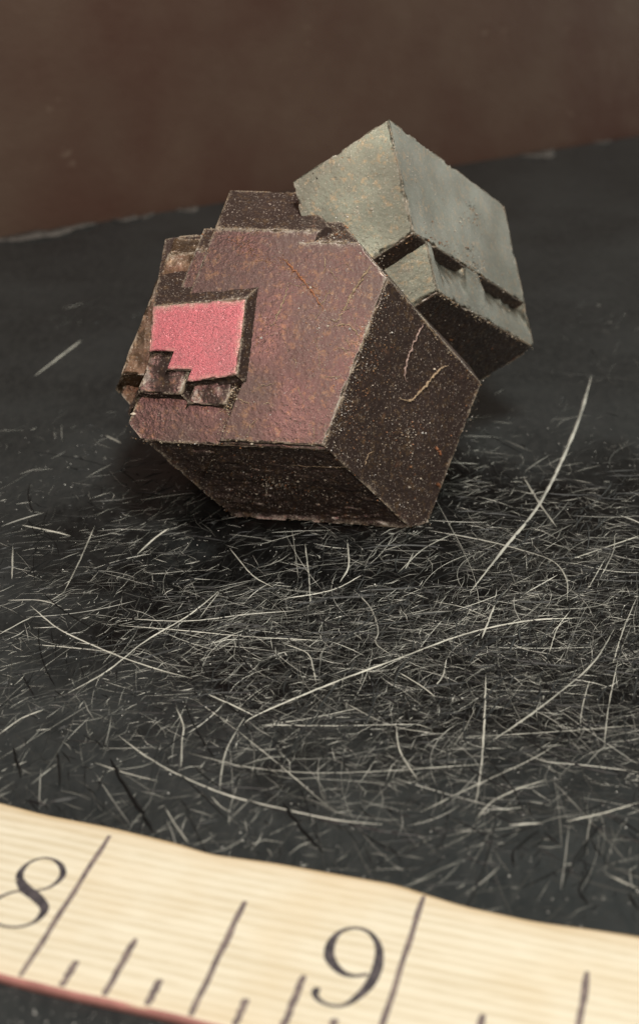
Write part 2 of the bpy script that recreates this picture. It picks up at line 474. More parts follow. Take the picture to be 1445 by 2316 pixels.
EDGE_FAR=[[-1.3006, -0.1153], [-1.046, -0.0937], [-0.6286, -0.0566], [-0.026, -0.0597], [0.5373, -0.0284], [0.8512, 0.0161], [1.3474, -0.0264], [1.8439, -0.0395], [2.3305, -0.0523], [2.5456, -0.0141], [2.8602, 0.033], [3.3928, 0.0473], [3.7776, 0.0115], [4.1425, -0.0149], [4.3796, -0.0054]]
EDGE_NEAR=[[-0.3805, 1.5873], [-0.1636, 1.6033], [0.1951, 1.637], [0.7177, 1.6861], [1.2142, 1.712]]
NINE=[[2.3417, 0.9108, 0.0209], [2.2541, 0.953, 0.0243], [2.1521, 0.9416, 0.0452], [2.0418, 0.8389, 0.066], [2.0111, 0.6975, 0.0556], [2.0483, 0.5637, 0.0278], [2.1517, 0.4974, 0.0191], [2.2607, 0.5229, 0.0278], [2.3503, 0.6373, 0.0452], [2.3886, 0.8124, 0.0626], [2.3782, 0.9839, 0.0626], [2.327, 1.1279, 0.0452], [2.2504, 1.2353, 0.0226], [2.1517, 1.2593, 0.0209], [2.0632, 1.2274, 0.0313], [2.0293, 1.1721, 0.0452], [2.0527, 1.1301, 0.0452]]
EIGHT=[[-0.4625, 0.7099, 0.0518], [-0.3685, 0.7947, 0.0777], [-0.2467, 0.8559, 0.0734], [-0.1429, 0.9343, 0.0604], [-0.1249, 1.0224, 0.0432], [-0.1576, 1.1172, 0.0207], [-0.2528, 1.1838, 0.0173], [-0.3766, 1.1936, 0.0173], [-0.4935, 1.1422, 0.0207], [-0.5511, 1.0524, 0.0242], [-0.5265, 0.9641, 0.0242], [-0.4745, 0.8875, 0.0207], [-0.4009, 0.8318, 0.0155], [-0.2543, 0.7783, 0.0155], [-0.1809, 0.6986, 0.0225], [-0.1606, 0.58, 0.0432], [-0.222, 0.4829, 0.038], [-0.3164, 0.4374, 0.019], [-0.4039, 0.451, 0.0138], [-0.4715, 0.5261, 0.0207], [-0.4865, 0.6315, 0.0432], [-0.4625, 0.7099, 0.0518]]
CRUST = [
    (0.1235, 'pale', 1.0, [[0.7395, 14.4592, 2.8047], [0.5983, 14.2889, 2.4949], [0.4338, 14.0968, 2.1441], [0.3164, 13.9366, 1.8563], [0.1991, 13.789, 1.589], [0.0913, 13.6653, 1.3627]]),
    (0.0665, 'pale', 0.8, [[0.5444, 14.71, 3.163], [0.6563, 14.5951, 3.0044], [0.763, 14.4813, 2.8462]]),
    (0.0475, 'cream', 0.7, [[0.5632, 14.7127, 3.1719], [0.1773, 14.7642, 3.1613], [-0.1067, 14.8054, 3.1588]]),
    (0.0475, 'cream', 0.8, [[-1.2093, 15.0192, 3.2326], [-0.8715, 14.9761, 3.2451], [-0.4879, 14.922, 3.2509], [-0.2018, 14.8779, 3.2491]]),
    (0.0427, 'cream', 0.7, [[-1.2093, 15.0192, 3.2326], [-1.2467, 14.9138, 3.053], [-1.2887, 14.7913, 2.8445]]),
    (0.038, 'cream', 0.6, [[-1.0521, 13.7946, 1.2936], [-0.6716, 13.7475, 1.3099], [-0.2936, 13.6956, 1.318], [0.0585, 13.6493, 1.3288]]),
    (0.0333, 'cream', 0.6, [[-2.0761, 14.0749, 1.3348], [-1.9669, 13.9655, 1.1845], [-1.5396, 13.9053, 1.191], [-1.1058, 13.8519, 1.2102]]),
    (0.0665, 'cream', 5.0, [[-0.8645, 14.1287, 1.8797], [-0.9209, 14.0349, 1.7142], [-0.9819, 13.9292, 1.5284], [-1.0378, 13.798, 1.3025]]),
    (0.076, 'pale', 0.8, [[0.0909, 13.5839, 1.3484], [0.3668, 13.6934, 1.0644], [0.7115, 13.8327, 0.7049], [1.021, 13.9863, 0.3268], [1.2205, 14.0641, 0.1243]]),
    (0.038, 'cream', 0.7, [[-1.794, 14.5208, 2.5276], [-1.4335, 14.4964, 2.5758], [-1.0511, 14.4641, 2.6165], [-0.7848, 14.4436, 2.6482]]),
    (0.0333, 'cream', 0.6, [[-1.794, 14.5208, 2.5276], [-1.8161, 14.4021, 2.3301], [-1.8331, 14.2779, 2.125]]),
    (0.0333, 'cream', 0.6, [[-0.7801, 14.4405, 2.6443], [-0.8213, 14.2548, 2.3339], [-0.8761, 14.0164, 1.9349]]),
    (0.0855, 'rust', 3.0, [[-0.9672, 14.9275, 3.147], [-0.7744, 14.8469, 3.0635], [-0.5825, 14.7513, 2.9556], [-0.3916, 14.7273, 2.9631], [-0.2488, 14.646, 2.8663], [-0.0118, 14.4901, 2.6718], [0.0825, 14.3903, 2.5333]]),
    (0.1235, 'rust', 2.5, [[-0.5234, 14.3895, 2.3846], [-0.5993, 14.3484, 2.2996], [-0.6561, 14.2923, 2.195]]),
    (0.0475, 'cream', 2.5, [[0.5766, 14.5926, 2.9809], [0.459, 14.5194, 2.8338], [0.3414, 14.4386, 2.6744], [0.2472, 14.3574, 2.5201], [0.1672, 14.3045, 2.4152]]),
    (0.285, 'rust', 0.9, [[0.7451, 14.4364, 2.5172], [0.6023, 14.264, 2.2307], [0.5088, 14.1183, 1.8838], [0.3666, 13.9368, 1.5508], [0.4665, 13.9411, 1.1851]]),
    (0.209, 'pale', 0.7, [[0.6935, 14.436, 2.7146], [0.5522, 14.2554, 2.3833], [0.4354, 14.0835, 1.9988], [0.294, 13.903, 1.6676], [0.2003, 13.7572, 1.321]]),
    (0.3325, 'cream', 0.5, [[0.8718, 14.1751, 0.7545], [0.7653, 14.1585, 1.0857], [0.8623, 14.2891, 1.3461], [0.7571, 14.2715, 1.6676]]),
    (0.076, 'pale', 0.8, [[1.8394, 15.0654, 1.3398], [1.7756, 14.9667, 1.1067], [1.6887, 14.8563, 0.9061]]),
    (0.0427, 'cream', 0.6, [[0.7905, 14.5223, 2.7594], [0.9933, 14.6303, 2.4997], [1.1493, 14.7122, 2.294], [1.4179, 14.8468, 1.9084], [1.8386, 15.0699, 1.3652]]),
    (0.0427, 'pale', 0.7, [[0.8743, 15.5135, 4.1755], [0.9478, 15.4191, 3.9352], [1.0266, 15.3157, 3.6722], [1.096, 15.2117, 3.4082], [1.1458, 15.1334, 3.2096]]),
    (0.0427, 'rust', 0.7, [[0.7609, 15.025, 2.9549], [0.9295, 15.0683, 3.0559], [1.122, 15.1137, 3.1611]]),
    (0.0475, 'rust', 0.8, [[1.1744, 15.3567, 3.0904], [1.3906, 15.6386, 2.8854], [1.6589, 15.9821, 2.6245]]),
    (0.1615, 'rust', 0.8, [[1.7449, 16.2069, 2.6622], [1.8048, 16.2306, 2.5478], [1.8264, 16.1885, 2.4531]]),
    (0.19, 'pale', 1.2, [[1.6781, 15.8922, 2.589], [1.7894, 16.0342, 2.4804], [1.9288, 16.2149, 2.3472]]),
    (0.1425, 'cream', 1.0, [[1.6817, 15.9074, 2.5418], [1.8054, 16.0583, 2.4137], [1.9324, 16.2214, 2.2907]]),
    (0.133, 'rust', 0.5, [[1.8108, 16.719, 3.0504], [1.9029, 16.7587, 2.8781], [1.77, 16.4875, 2.9006]]),
    (0.0475, 'cream', 0.8, [[1.1468, 15.092, 2.3761], [1.2451, 15.1207, 2.4436], [1.3189, 15.1309, 2.4659]]),
    (0.057, 'cream', 0.8, [[1.3465, 15.1614, 2.4505], [1.6703, 15.5642, 2.1233], [2.0491, 16.0527, 1.7586], [2.4584, 16.6013, 1.3865], [2.7114, 16.9298, 1.1454]]),
    (0.076, 'dark', 1.2, [[-0.0696, 15.315, 3.7206], [-0.0312, 15.2982, 3.6766]]),
    (0.095, 'dark', 0.9, [[1.7909, 16.676, 3.0513], [1.8931, 16.8022, 2.9471]]),
    (0.0855, 'dark', 1.0, [[1.77, 16.2421, 2.6409], [1.8195, 16.287, 2.5735]]),
    (0.095, 'dark', 1.0, [[1.8264, 16.1885, 2.4531], [1.8888, 16.2468, 2.3696]]),
]
VEINS = [
    (0.038, 'cream', [[0.5531, 14.583, 2.9596], [0.4355, 14.5097, 2.8125], [0.3414, 14.4461, 2.6866], [0.2613, 14.3682, 2.541], [0.1766, 14.3084, 2.4237]]),
    (0.0333, 'rust', [[-0.3917, 14.74, 2.9837], [-0.2725, 14.6616, 2.8859], [-0.1538, 14.5708, 2.7679], [-0.0591, 14.4959, 2.6698], [0.0354, 14.3961, 2.5313]]),
    (0.0214, 'cream', [[-0.3436, 14.5946, 2.7601], [-0.3813, 14.4981, 2.595], [-0.4617, 14.4071, 2.4281], [-0.5233, 14.3642, 2.3438]]),
    (0.0214, 'cream', [[0.106, 14.2869, 2.3719], [0.2705, 14.2843, 2.4076], [0.3642, 14.2427, 2.3631], [0.4341, 14.1717, 2.2652]]),
    (0.0142, 'cream', [[0.1298, 14.5102, 2.7388], [0.059, 14.4561, 2.634], [-0.0024, 14.4134, 2.55]]),
    (0.0119, 'cream', [[-0.0118, 14.0135, 1.9008], [0.2229, 13.9927, 1.9243]]),
    (0.0119, 'cream', [[-0.0024, 14.1498, 2.1237], [0.0024, 14.0617, 1.9823]]),
    (0.0333, 'pink', [[1.1496, 14.7095, 2.2797], [1.0509, 14.6003, 2.1306], [0.9633, 14.4917, 1.9409], [0.9312, 14.4288, 1.759], [0.9681, 14.4411, 1.676]]),
    (0.0427, 'cream', [[1.4492, 14.8347, 1.7287], [1.3184, 14.7234, 1.6934], [1.1651, 14.5757, 1.5684], [1.0127, 14.4341, 1.4689], [0.8848, 14.3423, 1.5181]]),
    (0.019, 'cream', [[1.1498, 14.7077, 2.2701], [1.2289, 14.7516, 2.1775], [1.2832, 14.7721, 2.0668]]),
    (0.0142, 'cream', [[0.4935, 13.9061, 0.9103], [0.5269, 13.9553, 1.0201], [0.591, 14.0117, 1.0469]]),
    (0.0522, 'rust', [[1.3126, 14.5462, 0.8535], [1.385, 14.5781, 0.7282]]),
    (0.0522, 'rust', [[1.3227, 14.4683, 0.4349], [1.3835, 14.5017, 0.3621]]),
    (0.0119, 'cream', [[-0.3235, 13.8469, 0.9492], [-0.0119, 13.8016, 0.955], [0.2738, 13.7499, 0.9797]]),
    (0.0084, 'cream', [[0.2711, 14.193, 2.2601], [0.3715, 14.1645, 2.2383], [0.4718, 14.1235, 2.1965]]),
    (0.0123, 'cream', [[0.1641, 14.1743, 2.2037], [0.2614, 14.1438, 2.1781], [0.3466, 14.125, 2.1685]]),
    (0.0108, 'cream', [[-0.6705, 13.86, 1.4922], [-0.7386, 13.8245, 1.4182], [-0.7817, 13.7726, 1.3238]]),
    (0.0089, 'cream', [[0.3569, 14.3401, 2.5189], [0.3803, 14.2737, 2.4172], [0.4593, 14.2203, 2.35]]),
    (0.0098, 'cream', [[0.2616, 14.2133, 2.2906], [0.316, 14.1595, 2.2167], [0.378, 14.1197, 2.1675]]),
    (0.0078, 'cream', [[-0.3595, 14.6052, 2.7735], [-0.2206, 14.5652, 2.7425], [-0.0771, 14.5662, 2.779]]),
    (0.0122, 'cream', [[0.2239, 14.1736, 2.2172], [0.2684, 14.1298, 2.1571], [0.3123, 14.1015, 2.1221]]),
    (0.0081, 'cream', [[-0.4024, 14.2868, 2.2478], [-0.3465, 14.2324, 2.1736], [-0.3227, 14.1954, 2.1194]]),
    (0.0106, 'cream', [[-0.6035, 13.9423, 1.6417], [-0.5148, 13.929, 1.6417], [-0.4721, 13.9056, 1.6143]]),
    (0.0106, 'cream', [[0.1287, 14.6254, 2.9249], [0.1286, 14.5949, 2.8756], [0.2005, 14.5358, 2.7974]]),
    (0.0081, 'cream', [[-0.2657, 14.1551, 2.0681], [-0.2652, 14.1431, 2.0489], [-0.2587, 14.1008, 1.9819]]),
    (0.0083, 'cream', [[-0.082, 14.2596, 2.282], [-0.0189, 14.1966, 2.1953], [-0.003, 14.1424, 2.1115]]),
    (0.009, 'cream', [[0.0194, 14.4086, 2.5476], [-0.0082, 14.367, 2.4736], [-0.0764, 14.3461, 2.4232]]),
    (0.0076, 'cream', [[-0.5514, 14.3879, 2.3753], [-0.4004, 14.344, 2.3409], [-0.3009, 14.3082, 2.3072]]),
    (0.0099, 'cream', [[0.2157, 14.3659, 2.5263], [0.3153, 14.3708, 2.5584], [0.4212, 14.3758, 2.5923]]),
    (0.0079, 'cream', [[-0.9838, 13.9676, 1.59], [-1.0536, 13.9494, 1.5437], [-1.1185, 13.9334, 1.502]]),
    (0.0101, 'cream', [[0.2419, 14.6143, 2.9346], [0.2899, 14.6211, 2.9572], [0.3699, 14.5706, 2.895]]),
    (0.012, 'cream', [[-0.0677, 13.7706, 1.4943], [-0.0617, 13.7239, 1.4202], [-0.0555, 13.6789, 1.349]]),
    (0.0092, 'cream', [[0.1015, 14.3428, 2.4611], [0.1336, 14.3206, 2.4331], [0.1936, 14.3116, 2.4331]]),
    (0.0089, 'cream', [[-0.229, 13.9874, 1.8058], [-0.2042, 13.948, 1.748], [-0.1586, 13.8931, 1.6703]]),
    (0.008, 'cream', [[-0.4404, 14.039, 1.8378], [-0.6181, 14.0399, 1.7959], [-0.6831, 14.0183, 1.7453]]),
    (0.0122, 'cream', [[0.0519, 14.7024, 3.0308], [0.062, 14.645, 2.9405], [0.0467, 14.5996, 2.8632]]),
    (0.0112, 'cream', [[-0.8868, 14.0122, 1.6858], [-0.8097, 13.9762, 1.6464], [-0.7286, 13.9551, 1.632]]),
]

# ------------------------------------------------------------------ the setting: table and wall
WALL_A = np.array([-5.97, 25.86])
WALL_D = np.array([13.65, 8.55]) / np.linalg.norm([13.65, 8.55])
WALL_N = np.array([WALL_D[1], -WALL_D[0]])          # towards the camera


def wall_pt(s, out=0.0):
    return WALL_A + WALL_D * s + WALL_N * out


def build_table():
    l, r = wall_pt(-60, 0.25), wall_pt(70, 0.25)
    top = [(l[0], l[1], 0), (r[0], r[1], 0), (60, -25, 0), (-60, -25, 0)]
    v = top + [(x, y, -2.0) for x, y, _ in top]
    f = [(3, 2, 1, 0), (4, 5, 6, 7), (0, 1, 5, 4), (1, 2, 6, 5), (2, 3, 7, 6), (3, 0, 4, 7)]
    o = link('table_top', make_mesh('table_top', v, f), table_material())
    o['kind'] = 'structure'
    o['label'] = 'black scratched table top'
    return o


table = build_table()


def build_wall():
    v, f = [], []
    n, m = 66, 24
    for j in range(m + 1):
        for i in range(n + 1):
            p = wall_pt(-60 + 130 * i / n, -0.02 + 0.10 * math.sin(i * 0.7) * math.sin(j * 0.5 + i * 0.21))
            v.append((p[0], p[1], -2.0 + 42 * j / m))
    for j in range(m):
        for i in range(n):
            a = j * (n + 1) + i
            f.append((a, a + 1, a + n + 2, a + n + 1))
    k = len(v)
    for s, z in ((-60, -2), (70, -2), (70, 40), (-60, 40)):
        p = wall_pt(s, -1.5)
        v.append((p[0], p[1], z))
    f.append((k + 3, k + 2, k + 1, k))
    o = link('back_wall', make_mesh('back_wall', v, f, True), wall_material())
    o['kind'] = 'structure'
    o['label'] = 'mottled brown wall behind the table'
    return o


build_wall()


# pale scuffs on the table's far rim
def scuff(s, ln, w, seed):
    r = random.Random(seed)
    v, f = [], []
    n = 10
    for i in range(n + 1):
        t = i / n
        p = wall_pt(s + ln * (t - 0.5), 0.30 + 0.05 * r.random())
        ww = w * math.sin(math.pi * min(max(t, 0.04), 0.96)) * (0.6 + 0.6 * r.random())
        q = p + WALL_N * ww
        z = 0.02 + 0.05 * r.random()
        v += [(p[0], p[1], 0.002), (p[0], p[1], z), (q[0], q[1], z * 0.7), (q[0], q[1], 0.002)]
    for i in range(n):
        a = i * 4
        for k in range(4):
            f.append((a + k, a + (k + 1) % 4, a + 4 + (k + 1) % 4, a + 4 + k))
    f += [(3, 2, 1, 0), (n * 4, n * 4 + 1, n * 4 + 2, n * 4 + 3)]
    return make_mesh('edge_scuff', v, f, True)


MAT_SCUFF = plain_material('scuff', (0.12, 0.105, 0.095), 0.7, 0.3, 0.6, 5)
for i, (s, ln, w) in enumerate(((0.6, 2.4, 0.35), (2.6, 0.9, 0.2), (3.75, 0.5, 0.3), (5.3, 0.35, 0.2), (12.6, 1.0, 0.55), (-2.0, 2.0, 0.3), (14.6, 0.5, 0.2))):
    link('edge_scuff', scuff(s, ln, w, i), MAT_SCUFF, table)


# ------------------------------------------------------------------ scratches in the table
def spline(pts, step):
    p = np.array(pts, float)
    if len(p) == 2:
        n = max(2, int(np.linalg.norm(p[1] - p[0]) / step))
        t = np.linspace(0, 1, n + 1)[:, None]
        return p[0] * (1 - t) + p[1] * t
    q = np.vstack([2 * p[0] - p[1], p, 2 * p[-1] - p[-2]])
    out = []
    for i in range(1, len(q) - 2):
        n = max(2, int(np.linalg.norm(q[i + 1] - q[i]) / step))
        for t in np.linspace(0, 1, n, endpoint=False):
            a, b, c, d = q[i - 1], q[i], q[i + 1], q[i + 2]
            out.append(0.5 * (2 * b + (c - a) * t + (2 * a - 5 * b + 4 * c - d) * t * t + (3 * b - a - 3 * c + d) * t ** 3))
    out.append(p[-1])
    return np.array(out)


def ridge(path, width, tint, r, rough=0.25, lift=0.0):
    """a raised burr with a triangular section along a ground path; returns verts, faces, colours"""
    path = np.asarray(path)
    n = len(path)
    d = np.gradient(path, axis=0)
    d /= np.linalg.norm(d, axis=1)[:, None] + 1e-9
    s = np.stack([-d[:, 1], d[:, 0]], 1)
    v, c = [], []
    wob = 0.0
    for i in range(n):
        t = i / (n - 1)
        wob = 0.7 * wob + 0.3 * (2 * r.random() - 1)
        w = width * 0.5 * min(1, 0.15 + 6 * t, 0.15 + 6 * (1 - t)) * (1 + 1.6 * rough * wob)
        k = 0.8 + 0.5 * wob
        x, y = path[i]
        z0 = 0.0012 + lift * math.sin(math.pi * t)
        v += [(x - s[i, 0] * w, y - s[i, 1] * w, z0), (x, y, z0 + w * 0.9 + 0.001), (x + s[i, 0] * w, y + s[i, 1] * w, z0)]
        c += [(tint[0] * k, tint[1] * k, tint[2] * k)] * 3
    f = []
    for i in range(n - 1):
        a = i * 3
        f += [(a, a + 1, a + 4, a + 3), (a + 1, a + 2, a + 5, a + 4), (a + 2, a, a + 3, a + 5)]
    f += [(0, 2, 1), (3 * n - 3, 3 * n - 2, 3 * n - 1)]
    return v, f, c


for w, pts in PALE:
    path = spline(pts, 0.06)
    path = path + nrng.normal(size=path.shape) * 0.0012
    k = rng.uniform(0.75, 1.15)
    v, f, c = ridge(path, w * 0.55, (0.55 * k, 0.535 * k, 0.47 * k), rng, 0.22)
    link('scratch', make_mesh('scratch', v, f, False, {'tint': c}), MAT_SCRATCH, table)
for w, pts in DARK:
    path = spline(pts, 0.06)
    path = path + nrng.normal(size=path.shape) * 0.004
    v, f, c = ridge(path, w, (0.006, 0.006, 0.006), rng, 0.4)
    link('scratch', make_mesh('scratch', v, f, False, {'tint': c}), MAT_SCRATCH, table)


def fine_scratches(count, dark):
    V, Fc, Cc = [], [], []
    base = 0
    made = 0
    cx, cy, ca, left = 0.8, 12.0, 0.0, 0
    while made < count:
        if left <= 0:                                    # start another bundle of scratches
            u = rng.random()
            if u < 0.90:
                cx, cy = rng.gauss(1.3, 2.4), rng.gauss(12.0, 1.8)
            elif u < 0.97:
                cx, cy = rng.uniform(-6, 7), rng.gauss(12.5, 3.0)
            else:
                cx, cy = rng.uniform(-4, 7), rng.uniform(8.0, 22)
            ca = rng.choice((rng.gauss(0.0, 0.45), rng.uniform(0, math.pi), rng.gauss(0.9, 0.4)))
            left = rng.choice((1, 2, 4, 8, 14))
        left -= 1
        x, y = rng.gauss(cx, 0.22), rng.gauss(cy, 0.32)
        if y < 7.6 or y > 24 or abs(x) > 0.36 * y + 1:
            continue
        if 12.9 < y < 15 and abs(x - 0.1) < 1.5 and rng.random() < 0.65:
            continue
        if dark and y > 11 and rng.random() < 0.4:
            continue
        ln = min(2.6, 0.10 * math.exp(rng.gauss(0.35, 0.75)))
        a = ca + rng.gauss(0, 0.35)
        d = np.array([math.cos(a), math.sin(a) * 1.35])
        s = np.array([-d[1], d[0]])
        curve = rng.gauss(0, 0.07) * ln
        n = max(3, min(9, int(ln / 0.09)))
        t = np.linspace(-0.5, 0.5, n)
        path = np.array([x, y]) + np.outer(t * ln, d) + np.outer((t * t - 0.08) * 4 * curve, s)
        w = 0.0022 + 0.0055 * rng.random() ** 2.2 if not dark else rng.uniform(0.008, 0.022)
        if rng.random() < 0.06:
            w *= 1.6
        if dark:
            k = rng.uniform(0.004, 0.010)
            tint = (k, k, k)
        else:
            k = rng.uniform(0.015, 0.09) if rng.random() < 0.72 else rng.uniform(0.15, 0.7)
            tint = (k, k * 0.98, k * 0.88)
        v, f, c = ridge(path, w, tint, rng, 0.3)
        V += v
        Cc += c
        Fc += [tuple(i + base for i in q) for q in f]
        base += len(v)
        made += 1
    o = link('fine_scratches', make_mesh('fine_scratches', V, Fc, False, {'tint': Cc}), MAT_SCRATCH, table)
    o['kind'] = 'stuff'
    o['label'] = 'dense dark fine scratches' if dark else 'dense pale fine scratches'


fine_scratches(20000, False)
fine_scratches(3200, True)


def table_specks(count):  # tiny pale bits; sparkle on the table is put into their bright tint
    V, Fc, Cc = [], [], []
    for i in range(count):
        x, y = rng.gauss(0.8, 3.2), rng.uniform(7.2, 17)
        if i % 4 == 0:
            x, y = rng.uniform(-3, 0), rng.uniform(6.3, 7.6)
        s = rng.uniform(0.003, 0.008)
        k = rng.uniform(0.2, 0.85)
        b = len(V)
        for dx, dy, dz in ((1, 0, 0), (0, 1, 0), (-1, 0, 0), (0, -1, 0), (0, 0, 1)):
            V.append((x + dx * s * rng.uniform(0.6, 1.3), y + dy * s * rng.uniform(0.6, 1.5), 0.001 + dz * s))
            Cc.append((k, k * 0.98, k * 0.92))
        Fc += [(b, b + 1, b + 4), (b + 1, b + 2, b + 4), (b + 2, b + 3, b + 4), (b + 3, b, b + 4)]
    o = link('sparkle_specks', make_mesh('sparkle_specks', V, Fc, False, {'tint': Cc}), MAT_SCRATCH, table)
    o['kind'] = 'stuff'


table_specks(2400)

# ------------------------------------------------------------------ the garnet specimen
CAM = np.array([0, 0, 7.56])
BASE = np.array([0.0, 15.3, 0.0])


def normals(n6):
    n = np.array(n6)
    return np.vstack([n, -n])


def polyhedron(N, D):
    """faces of the convex solid N.x <= D: list of (face index, ordered polygon)"""
    out = []
    for i in range(len(N)):
        n = N[i]
        a = np.cross(n, [0.3, 0.5, 0.81])
        a /= np.linalg.norm(a)
        b = np.cross(n, a)
        c = n * D[i]
        poly = [c + 30 * (sx * a + sy * b) for sx, sy in ((-1, -1), (1, -1), (1, 1), (-1, 1))]
        for j in range(len(N)):
            if j == i:
                continue
            new = []
            for k in range(len(poly)):
                p, q = poly[k], poly[(k + 1) % len(poly)]
                dp, dq = N[j] @ p - D[j], N[j] @ q - D[j]
                if dp <= 1e-9:
                    new.append(p)
                if (dp < -1e-9 and dq > 1e-9) or (dp > 1e-9 and dq < -1e-9):
                    new.append(p + (q - p) * dp / (dp - dq))
            poly = new
            if len(poly) < 3:
                break
        if len(poly) >= 3:
            P = np.array(poly)
            area = np.linalg.norm(sum(np.cross(P[k] - P[0], P[(k + 1) % len(P)] - P[0]) for k in range(len(P)))) / 2
            if area > 1e-4:
                out.append((i, P))
    return out


def crystal_mesh(name, N, D, step, radius, seed, chip=0.03, pit=0.0003, flat=(), face_slot=None, grit=None, warp=0.0, bumps=()):
    V, T, S, G, FN_ = [], [], [], [], []
    grit = grit or {}
    base = 0
    for fi, P in polyhedron(N, D):
        c = P.mean(0)
        view = CAM - c
        facing = N[fi] @ view / np.linalg.norm(view)
        h = step if facing > -0.12 else step * 6
        for k in range(len(P)):
            p, q = P[k], P[(k + 1) % len(P)]
            if np.linalg.norm(p - q) < 1e-5:
                continue
            n = max(1, int(math.ceil(max(np.linalg.norm(p - q), np.linalg.norm(p - c), np.linalg.norm(q - c)) / h)))
            ii, jj = np.meshgrid(np.arange(n + 1), np.arange(n + 1), indexing='ij')
            ok = ii + jj <= n
            idx = -np.ones((n + 1, n + 1), dtype=np.int64)
            idx[ok] = np.arange(ok.sum()) + base
            a = (ii[ok] / n)[:, None]
            b = (jj[ok] / n)[:, None]
            V.append(c + (p - c) * a + (q - c) * b)
            G.append(np.full(len(a), 0.0 if fi in flat else grit.get(fi, 0.8)))
            FN_.append(np.repeat(N[fi][None, :], len(a), 0))
            i0, i1, i2 = idx[:-1, :-1], idx[1:, :-1], idx[:-1, 1:]
            m = (i0 >= 0) & (i1 >= 0) & (i2 >= 0)
            T.append(np.stack([i0[m], i1[m], i2[m]], 1))
            i3 = idx[1:, 1:]
            m = (i1 >= 0) & (i2 >= 0) & (i3 >= 0)
            T.append(np.stack([i1[m], i3[m], i2[m]], 1))
            base += int(ok.sum())
            S.append(np.full(len(T[-1]) + len(T[-2]), 1 if fi == face_slot else 0))
    V = np.vstack(V)
    T = np.vstack(T)
    G = np.concatenate(G)
    FN_ = np.vstack(FN_)
    # orient outwards
    cen = V.mean(0)
    nn = np.cross(V[T[:, 1]] - V[T[:, 0]], V[T[:, 2]] - V[T[:, 0]])
    flip = ((V[T[:, 0]] - cen) * nn).sum(1) < 0
    T[flip] = T[flip][:, [0, 2, 1]]
    # worn, chipped edges: every nearby plane pulls the surface inwards
    rr = radius * (0.45 + 1.3 * vnoise(V, 5.0, seed) * vnoise(V, 19.0, seed + 1) * 2)
    dist = D[None, :] - V @ N.T
    w = np.clip(1 - np.maximum(dist, 0) / rr[:, None], 0, 1) ** 2
    for k in flat:                                   # a face that butts against its neighbour stays sharp
        w[:, k] = 0
        dist[:, k] = 9
    pull = w @ N
    wsum = w.sum(1)
    chipn = np.maximum(0, vnoise(V, 7.0, seed + 2) * 0.6 + vnoise(V, 23.0, seed + 3) * 0.4 - 0.50)
    amt = radius * 0.38 + chip * 4 * chipn * np.clip(wsum - 1, 0, 1)
    pits = np.maximum(0, vnoise(V, 10.0, seed + 4) * 0.55 + vnoise(V, 31.0, seed + 5) * 0.45 - 0.56)
    amt = amt + pits * pit * 5
    keep = V[:, 2] < 0.02
    W = V - pull * amt[:, None]
    near = np.sort(dist, axis=1)[:, 1]
    # etched faces: broken growth terraces and a hackly grain, fading out at the rim of each face
    rim = np.clip(near / 0.05, 0, 1)
    tn = vnoise(V * np.array([0.55, 1.0, 1.5]), 2.6, seed + 7) * 0.7 + vnoise(V, 9.0, seed + 8) * 0.3
    q = tn * 5
    qf = q - np.floor(q)
    terr = (np.floor(q) + np.clip((qf - 0.86) / 0.14, 0, 1)) / 5
    hack = np.abs(vnoise(V, 8.0, seed + 9) - 0.5) * 0.8 + np.abs(vnoise(V, 21.0, seed + 10) - 0.5) * 0.8
    deep = G ** 2 * rim * (0.11 * terr * (G > 0.88) + 0.026 * hack)
    W = W - FN_ * deep[:, None]
    for c, half, hh, rv, d2 in bumps:                    # hollows broken out under the ledge
        dv = V - np.array(c)
        across = np.cross(N[1], BACK_U[0])
        a = (dv @ across) / (np.array(BACK_U[2]) @ across) / half
        a = a + 0.35 * (vnoise(V, 7.0, seed + 50) - 0.5)
        below = np.maximum(V @ N[2] - d2, -0.05)
        on = np.exp(-np.abs(a) ** 8 - (below / rv) ** 2) * (FN_ @ N[1] > 0.99)
        W = W + FN_ * (hh * on * (0.7 + 0.6 * vnoise(V, 9.0, seed + 51)))[:, None]
    if warp:
        W = W + warp * (np.stack([vnoise(V, 3.5, seed + 30 + k) for k in range(3)], 1) - 0.5)
        W = W + warp * 0.5 * (np.stack([vnoise(V, 9.0, seed + 40 + k) for k in range(3)], 1) - 0.5)
    W[keep, 2] = np.maximum(W[keep, 2], 0.0)
    edge = np.clip(1 - near / 0.07, 0, 1) ** 1.6
    m = tri_mesh(name, W - BASE, T, {'edge': edge, 'grit': G})
    if face_slot is not None:
        m.polygons.foreach_set('material_index', np.concatenate(S).astype(np.int32))
    return m


GROUND_N = np.array([[0, 0, -1.0]])
specimen = bpy.data.objects.new('garnet_specimen', None)
col.objects.link(specimen)
specimen.location = Vector(BASE) * CM
specimen.empty_display_size = 0.01
specimen['label'] = 'two intergrown brown garnet crystals with a rose reflection coloured onto one facet on the scratched table'
specimen['category'] = 'mineral'

FN, BN = normals(FRONT_N), normals(BACK_N)


def piece(name, N, D, mat, parent, step, radius, seed, face_mat=None, face_index=0, extra=None, **kw):
    N, D = N.copy(), list(D)
    for k, (a, b, c, d) in (extra or {}).items():
        N[k] = (a, b, c)
        D[k] = d
    NN = np.vstack([N, GROUND_N])
    DD = np.append(np.array(D), 0.0)
    m = crystal_mesh(name, NN, DD, step, radius, seed, face_slot=None if face_mat is None else face_index, **kw)
    m.materials.append(mat)
    if face_mat is not None:
        m.materials.append(face_mat)
    return link(name, m, None, parent)


